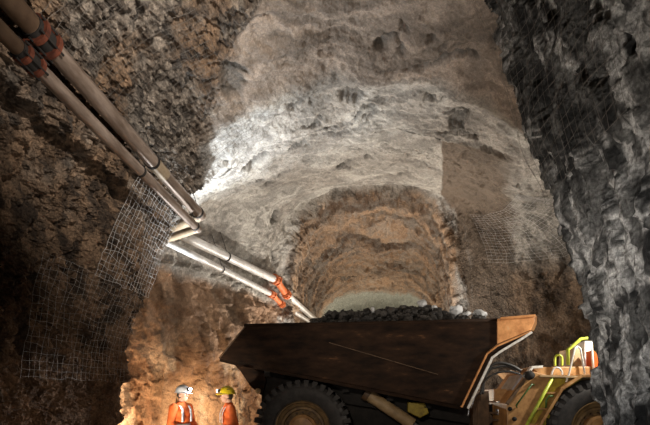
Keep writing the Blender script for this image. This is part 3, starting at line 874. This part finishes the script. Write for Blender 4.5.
# nose and cab of the tractor unit, behind the pillar
xn = T(602, 431, -1.1)[0]
MB().prism([(xn - .9, .9), (xn + 2.1, .9), (xn + 2.2, 1.9), (xn + 1.8, 2.0), (xn - .9, 1.95)], -.7, .7).build('engine_housing', 'ochre', truck, False, .04)
MB().prism([(xn + .95, 1.9), (xn + 2.05, 1.9), (xn + 1.9, 2.75), (xn + 1.0, 2.8)], .1, 1.4).build('cab', 'yellow', truck, False, .05)
MB().prism([(xn + 1.1, 2.05), (xn + 1.85, 2.05), (xn + 1.75, 2.6), (xn + 1.15, 2.62)], .085, .12).build('cab_window', 'black', truck)
MB().box((xn + 2.25, 0, .95), (.25, 2.6, .5)).build('bumper', 'dark', truck, False, .04)

# ------------------------------------------------------------------ ore heaped in the bed
def rock_mesh(mb, ctr, r, rng, sub=1):
    bm = bmesh.new()
    bmesh.ops.create_icosphere(bm, subdivisions=sub, radius=1.0)
    sx, sy, sz = rng.uniform(.7, 1.3), rng.uniform(.7, 1.3), rng.uniform(.5, 1.0)
    R = Matrix.Rotation(rng.uniform(0, 6.28), 3, 'Z') @ Matrix.Rotation(rng.uniform(0, 6.28), 3, 'X')
    vs_ = []
    for v in bm.verts:
        k = rng.uniform(.72, 1.15)
        vs_.append(Vector(ctr) + R @ Vector((v.co.x * sx, v.co.y * sy, v.co.z * sz)) * (r * k))
    fs_ = [tuple(v.index for v in f.verts) for f in bm.faces]
    bm.free()
    mb.add(vs_, fs_)

rng = random.Random(7)
xa, zt = T(318, 323)
xb = T(492, 320)[0]
def heap_z(x, y):
    t = (x - xa) / (xb - xa)
    h = np.interp(t, [-.35, 0, .06, .3, .55, .66, .8, .9, 1.05], [.0, .20, .34, .38, .46, .45, .33, .24, .20])
    return 2.72 + float(h) * (1 - (abs(y) / 1.46) ** 4) + .03 * math.sin(x * 7) * math.cos(y * 6)
hb_ = MB()
nx, ny = 40, 26
hv = [(xa - 1.1 + (xb + .05 - xa + 1.1) * i / nx, -1.47 + 2.94 * j / ny) for i in range(nx + 1) for j in range(ny + 1)]
hb_.add([(x, y, heap_z(x, y) - .06 - max(0, xa - x) * .35) for x, y in hv],
        [(i * (ny + 1) + j, (i + 1) * (ny + 1) + j, (i + 1) * (ny + 1) + j + 1, i * (ny + 1) + j + 1) for i in range(nx) for j in range(ny)])
for _ in range(1500):
    x, y = rng.uniform(xa - .2, xb), rng.uniform(-1.46, 1.46)
    rr = rng.choice([.035, .045, .055, .07, .09])
    rock_mesh(hb_, (x, max(min(y, 1.46 - rr), -1.46 + rr), heap_z(x, y) + rng.uniform(-.03, .05)), rr, rng)
ho = hb_.build('ore_heap', 'ore')
ho.location, ho.rotation_euler = truck.location, truck.rotation_euler
tag(ho, 'heap of dark broken ore filling the truck bed', 'ore', kind='stuff')
MT = Matrix.Translation(truck.location) @ Matrix.Rotation(TH, 4, 'Z')
for px, y_, rr, lab in ((422, -.9, .11, 'largest pale rock near the crest of the ore heap'),
                        (434, -1.0, .07, 'small pale rock right of the largest pale rock on the heap'),
                        (455, -.9, .12, 'flat pale rock on the right slope of the ore heap'),
                        (467, -.9, .10, 'pale rock low on the right end of the ore heap'),
                        (480, -.85, .12, 'rightmost pale rock on the ore beside the orange canopy'),
                        (373, -1.0, .06, 'lone small pale rock at the bed rim, left of the crest')):
    x = T(px, 316, y_)[0]
    mb = MB()
    rock_mesh(mb, (0, 0, 0), rr, random.Random(px), 2)
    o = mb.build('pale_rock', 'paleore')
    o.location = MT @ Vector((x, y_, heap_z(x, y_) + rr * 1.0))
    tag(o, lab, 'rock', 'pale rocks on the ore heap')

# ------------------------------------------------------------------ two miners
def remesh(o, vox, it=4):
    m = o.modifiers.new('remesh', 'REMESH')
    m.mode = 'VOXEL'
    m.voxel_size = vox
    m.use_smooth_shade = True
    s = o.modifiers.new('smooth', 'SMOOTH')
    s.iterations = it
    s.factor = .5
    return o

def limb(mb, pts, rs):
    """tapered chain with rounded joints"""
    mb.tube(pts, rs, 14)
    for p, r in zip(pts, rs):
        mb.ball(p, r * 1.0, 14, 8)

def person(label, loc, face, helmet, hair, lean=0.0, arm_pose=0):
    """built facing +x, z up, 1.74 m tall; face = heading in radians"""
    root = empty('person', loc, face)
    root.scale = (.94, .94, .94)
    tag(root, label, 'person')
    V = Vector
    hp = V((.03 + lean, 0, 1.60))                              # head centre
    b = MB()
    b.ball(hp + V((-.008, 0, .02)), (.098, .076, .105))        # cranium
    b.ball(hp + V((.028, 0, -.045)), (.068, .060, .072))       # face and jaw
    b.ball(hp + V((.062, 0, -.092)), (.026, .030, .022))       # chin
    b.tube([hp + V((.088, 0, .012)), hp + V((.108, 0, -.028)), hp + V((.09, 0, -.036))], [.010, .017, .014], 8)  # nose
    b.ball(hp + V((.080, 0, .026)), (.018, .052, .012))        # brow
    b.ball(hp + V((.086, 0, -.060)), (.012, .026, .007))       # lips
    b.ball(hp + V((.084, 0, -.072)), (.011, .022, .007))
    for s in (-1, 1):
        b.ball(hp + V((-.005, .078 * s, -.012)), (.020, .010, .032))
    limb(b, [hp + V((-.025, 0, -.06)), V((-.01 + lean * .8, 0, 1.45)), V((-.02 + lean * .6, 0, 1.36))], [.056, .058, .075])
    limb(b, [V((lean * .5, 0, 1.30)), V((lean * .3, 0, 1.12)), V((0, 0, .97))], [.115, .115, .12])
    j = MB()
    tr = MB()
    # torso of the jacket
    for z, rx, ry in ((1.37, .095, .17), (1.28, .125, .205), (1.15, .13, .20), (1.02, .128, .19), (.92, .13, .19), (.86, .13, .19)):
        j.ball((lean * (z - .8) / .7, 0, z), (rx, ry, .12))
    j.tube([(lean * .75 - .005, 0, 1.40), (lean * .8 - .005, 0, 1.475)], [.088, .078], 14)      # collar
    for s in (-1, 1):
        sh = V((lean * .72, .185 * s, 1.37))
        if arm_pose == 0:
            el, wr = V((lean * .4 + .02, .27 * s, 1.10)), V((.20 + lean, .22 * s, .93))
        else:
            el, wr = V((lean * .4 - .05, .27 * s, 1.10)), V((.12, .27 * s, .87))
        limb(j, [sh, sh.lerp(el, .5), el, el.lerp(wr, .5), wr], [.082, .070, .064, .056, .050])
        limb(b, [sh, el, wr], [.05, .042, .030])
        d = (wr - el).normalized()
        side_ = V((0, 1, 0))
        nrm = d.cross(side_).normalized()
        palm = wr + d * .055
        b.tube([wr, palm, wr + d * .10], [.030, .038, .036], 12)
        b.ball(palm, (.040, .034, .040))
        for k, (L, off) in enumerate(((.075, -.030), (.085, -.010), (.080, .011), (.062, .030))):
            f0 = wr + d * .095 + side_ * off
            f1 = f0 + d * L * .5 - nrm * .006
            f2 = f1 + (d * .75 - nrm * .55).normalized() * L * .35
            f3 = f2 + (d * .35 - nrm * .9).normalized() * L * .28
            b.tube([f0 - d * .03, f0, f1, f2, f3], [.010, .0098, .0092, .0085, .0070], 8)
        t0 = wr + d * .035 - side_ * s * .025
        b.tube([t0, t0 + d * .03 - side_ * s * .028, t0 + d * .06 - side_ * s * .034 - nrm * .014, t0 + d * .085 - side_ * s * .026 - nrm * .02], [.014, .0125, .011, .009], 8)
        hip, kn, an = V((0, .10 * s, .90)), V((.03, .115 * s, .50)), V((-.01, .12 * s, .10))
        limb(b, [hip, kn, an], [.085, .055, .04])
        limb(tr, [hip, hip.lerp(kn, .5), kn, kn.lerp(an, .45), an], [.115, .098, .078, .075, .068])
        bt = MB()
        bt.tube([an + V((0, 0, .12)), an, an + V((0, 0, -.05))], [.074, .070, .066], 14)
        bt.ball(an + V((.0, 0, -.045)), (.075, .052, .05))
        bt.ball(an + V((.085, 0, -.055)), (.095, .050, .044))
        bt.box(an + V((.05, 0, -.088)), (.26, .095, .024))
        remesh(bt.build('boot', 'black', root), .012)
    tr.ball((0, 0, .93), (.135, .175, .13))
    body = remesh(b.build('body', 'skin', root), .0065, 2)
    remesh(j.build('jacket', 'hivis', root), .014, 3)
    remesh(tr.build('trousers', 'navy', root), .014, 3)
    # reflective tape: belt, two braces, sleeve bands
    def band_(z, rx, ry, h, name='reflective_band'):
        o = Vector((lean * (z - .8) / .7, 0, z))
        mb = MB()
        n = 36
        ring = [(o.x + rx * math.cos(2 * math.pi * k / n), o.y + ry * math.sin(2 * math.pi * k / n)) for k in range(n)]
        vs_ = [(x, y, z - h / 2) for x, y in ring] + [(x, y, z + h / 2) for x, y in ring]
        mb.add(vs_, [(k, (k + 1) % n, (k + 1) % n + n, k + n) for k in range(n)])
        ob = mb.build(name, 'silver', root, True)
        m = ob.modifiers.new('thick', 'SOLIDIFY')
        m.thickness = .004
    band_(1.06, .137, .203, .05)
    for s in (-1, 1):
        mb = MB()
        pts = []
        for k in range(15):
            q = math.pi * (k / 14) - math.pi / 2
            x = math.sin(q) * .142
            zz = 1.12 + .30 * max(0, math.cos(q)) ** .5
            pts.append(Vector((x + lean * (zz - .8) / .7, s * .105, zz)))
        for k in range(len(pts) - 1):
            a_, b_ = pts[k], pts[k + 1]
            mb.add([a_ + V((0, -.026, 0)), a_ + V((0, .026, 0)), b_ + V((0, .026, 0)), b_ + V((0, -.026, 0))], [(0, 1, 2, 3)])
        ob = mb.build('reflective_brace', 'silver', root, True)
        m = ob.modifiers.new('thick', 'SOLIDIFY')
        m.thickness = .006
    # face details
    for s in (-1, 1):
        e = MB().ball(hp + V((.083, .030 * s, .006)), .0105, 12, 8).build('eye', 'eye', root, True)
        MB().ball(hp + V((.0915, .031 * s, .006)), .0045, 10, 6).build('iris', 'black', e, True)
    hr = MB()
    hr.ball(hp + V((-.030, 0, .005)), (.086, .080, .095))
    hr.build('hair', hair, root, True)
    # helmet with brim, ridge and cap lamp
    hm = MB()
    prof = [(.0, .128), (.035, .124), (.07, .110), (.098, .082), (.112, .045), (.118, .010), (.122, -.004), (.116, -.006), (.108, .01), (.09, .06), (.05, .095), (0, .105)]
    hm.lathe(prof, (0, 0, 0), (0, 0, 1), 36)
    hm.v = [(x * 1.16, y * .98, z) for x, y, z in hm.v]
    o = hm.build('helmet', helmet, root, True)
    o.location = hp + V((-.005, 0, .048))
    o.rotation_euler = (0, math.radians(4), 0)
    br = MB()
    n = 24
    for k in range(n):
        q0, q1 = 2 * math.pi * k / n, 2 * math.pi * (k + 1) / n
        def rim(q):
            w = .018 + .050 * max(0, math.cos(q)) ** 2 + .012 * max(0, -math.cos(q)) ** 2
            return (math.cos(q) * (.136 + w), math.sin(q) * (.115 + w * .7))
        a0, a1 = (math.cos(q0) * .134, math.sin(q0) * .113), (math.cos(q1) * .134, math.sin(q1) * .113)
        b0, b1 = rim(q0), rim(q1)
        br.add([(*a0, .006), (*a1, .006), (*b1, -.012), (*b0, -.012), (*a0, -.001), (*a1, -.001), (*b1, -.018), (*b0, -.018)],
               [(0, 1, 2, 3), (4, 7, 6, 5), (3, 2, 6, 7), (0, 4, 5, 1)])
    br.build('helmet_brim', helmet, o, True)
    rg = MB()
    for y in (-.035, 0, .035):
        rg.tube([(math.cos(t) * .128, y, math.sin(t) * (.126 if y == 0 else .120)) for t in [.25 + k * (math.pi - .5) / 12 for k in range(13)]], .009, 8)
    rg.build('helmet_ridge', helmet, o, True)
    lm = MB()
    lm.tube([(.125, 0, .055), (.175, 0, .055)], [.030, .036], 16)
    lm.box((.125, 0, .05), (.03, .06, .06))
    lm.build('cap_lamp', 'black', o, 'auto')
    MB().lathe([(0, .008), (.018, .006), (.031, 0)], (.176, 0, .055), (1, 0, 0), 20).build('lamp_lens', 'lens', o, True)
    cb = MB().tube([(.12, .03, .05), (0, .11, .07), (-.12, .05, .04), (-.15, .02, -.05), (-.14, .0, -.2)], .006, 6)
    cb.build('lamp_cable', 'black', o, True)
    lp = lamp('SPOT', (.20, 0, .052), 60, (.92, .96, 1.0), (1.0, 0, -.04), 60, .9, .03, parent=o)
    return root
person('miner in white helmet and orange jacket facing right by the lit rock wall', (at(180, 395, 7.3).x, 7.3, 0), math.radians(-25), 'helmet_white', 'hair', .04, 0)
person('miner in yellow helmet and orange jacket facing left beside the rear tyre', (at(229, 395, 7.3).x, 7.35, -.02), math.radians(204), 'helmet_yellow', 'hair', .02, 1)
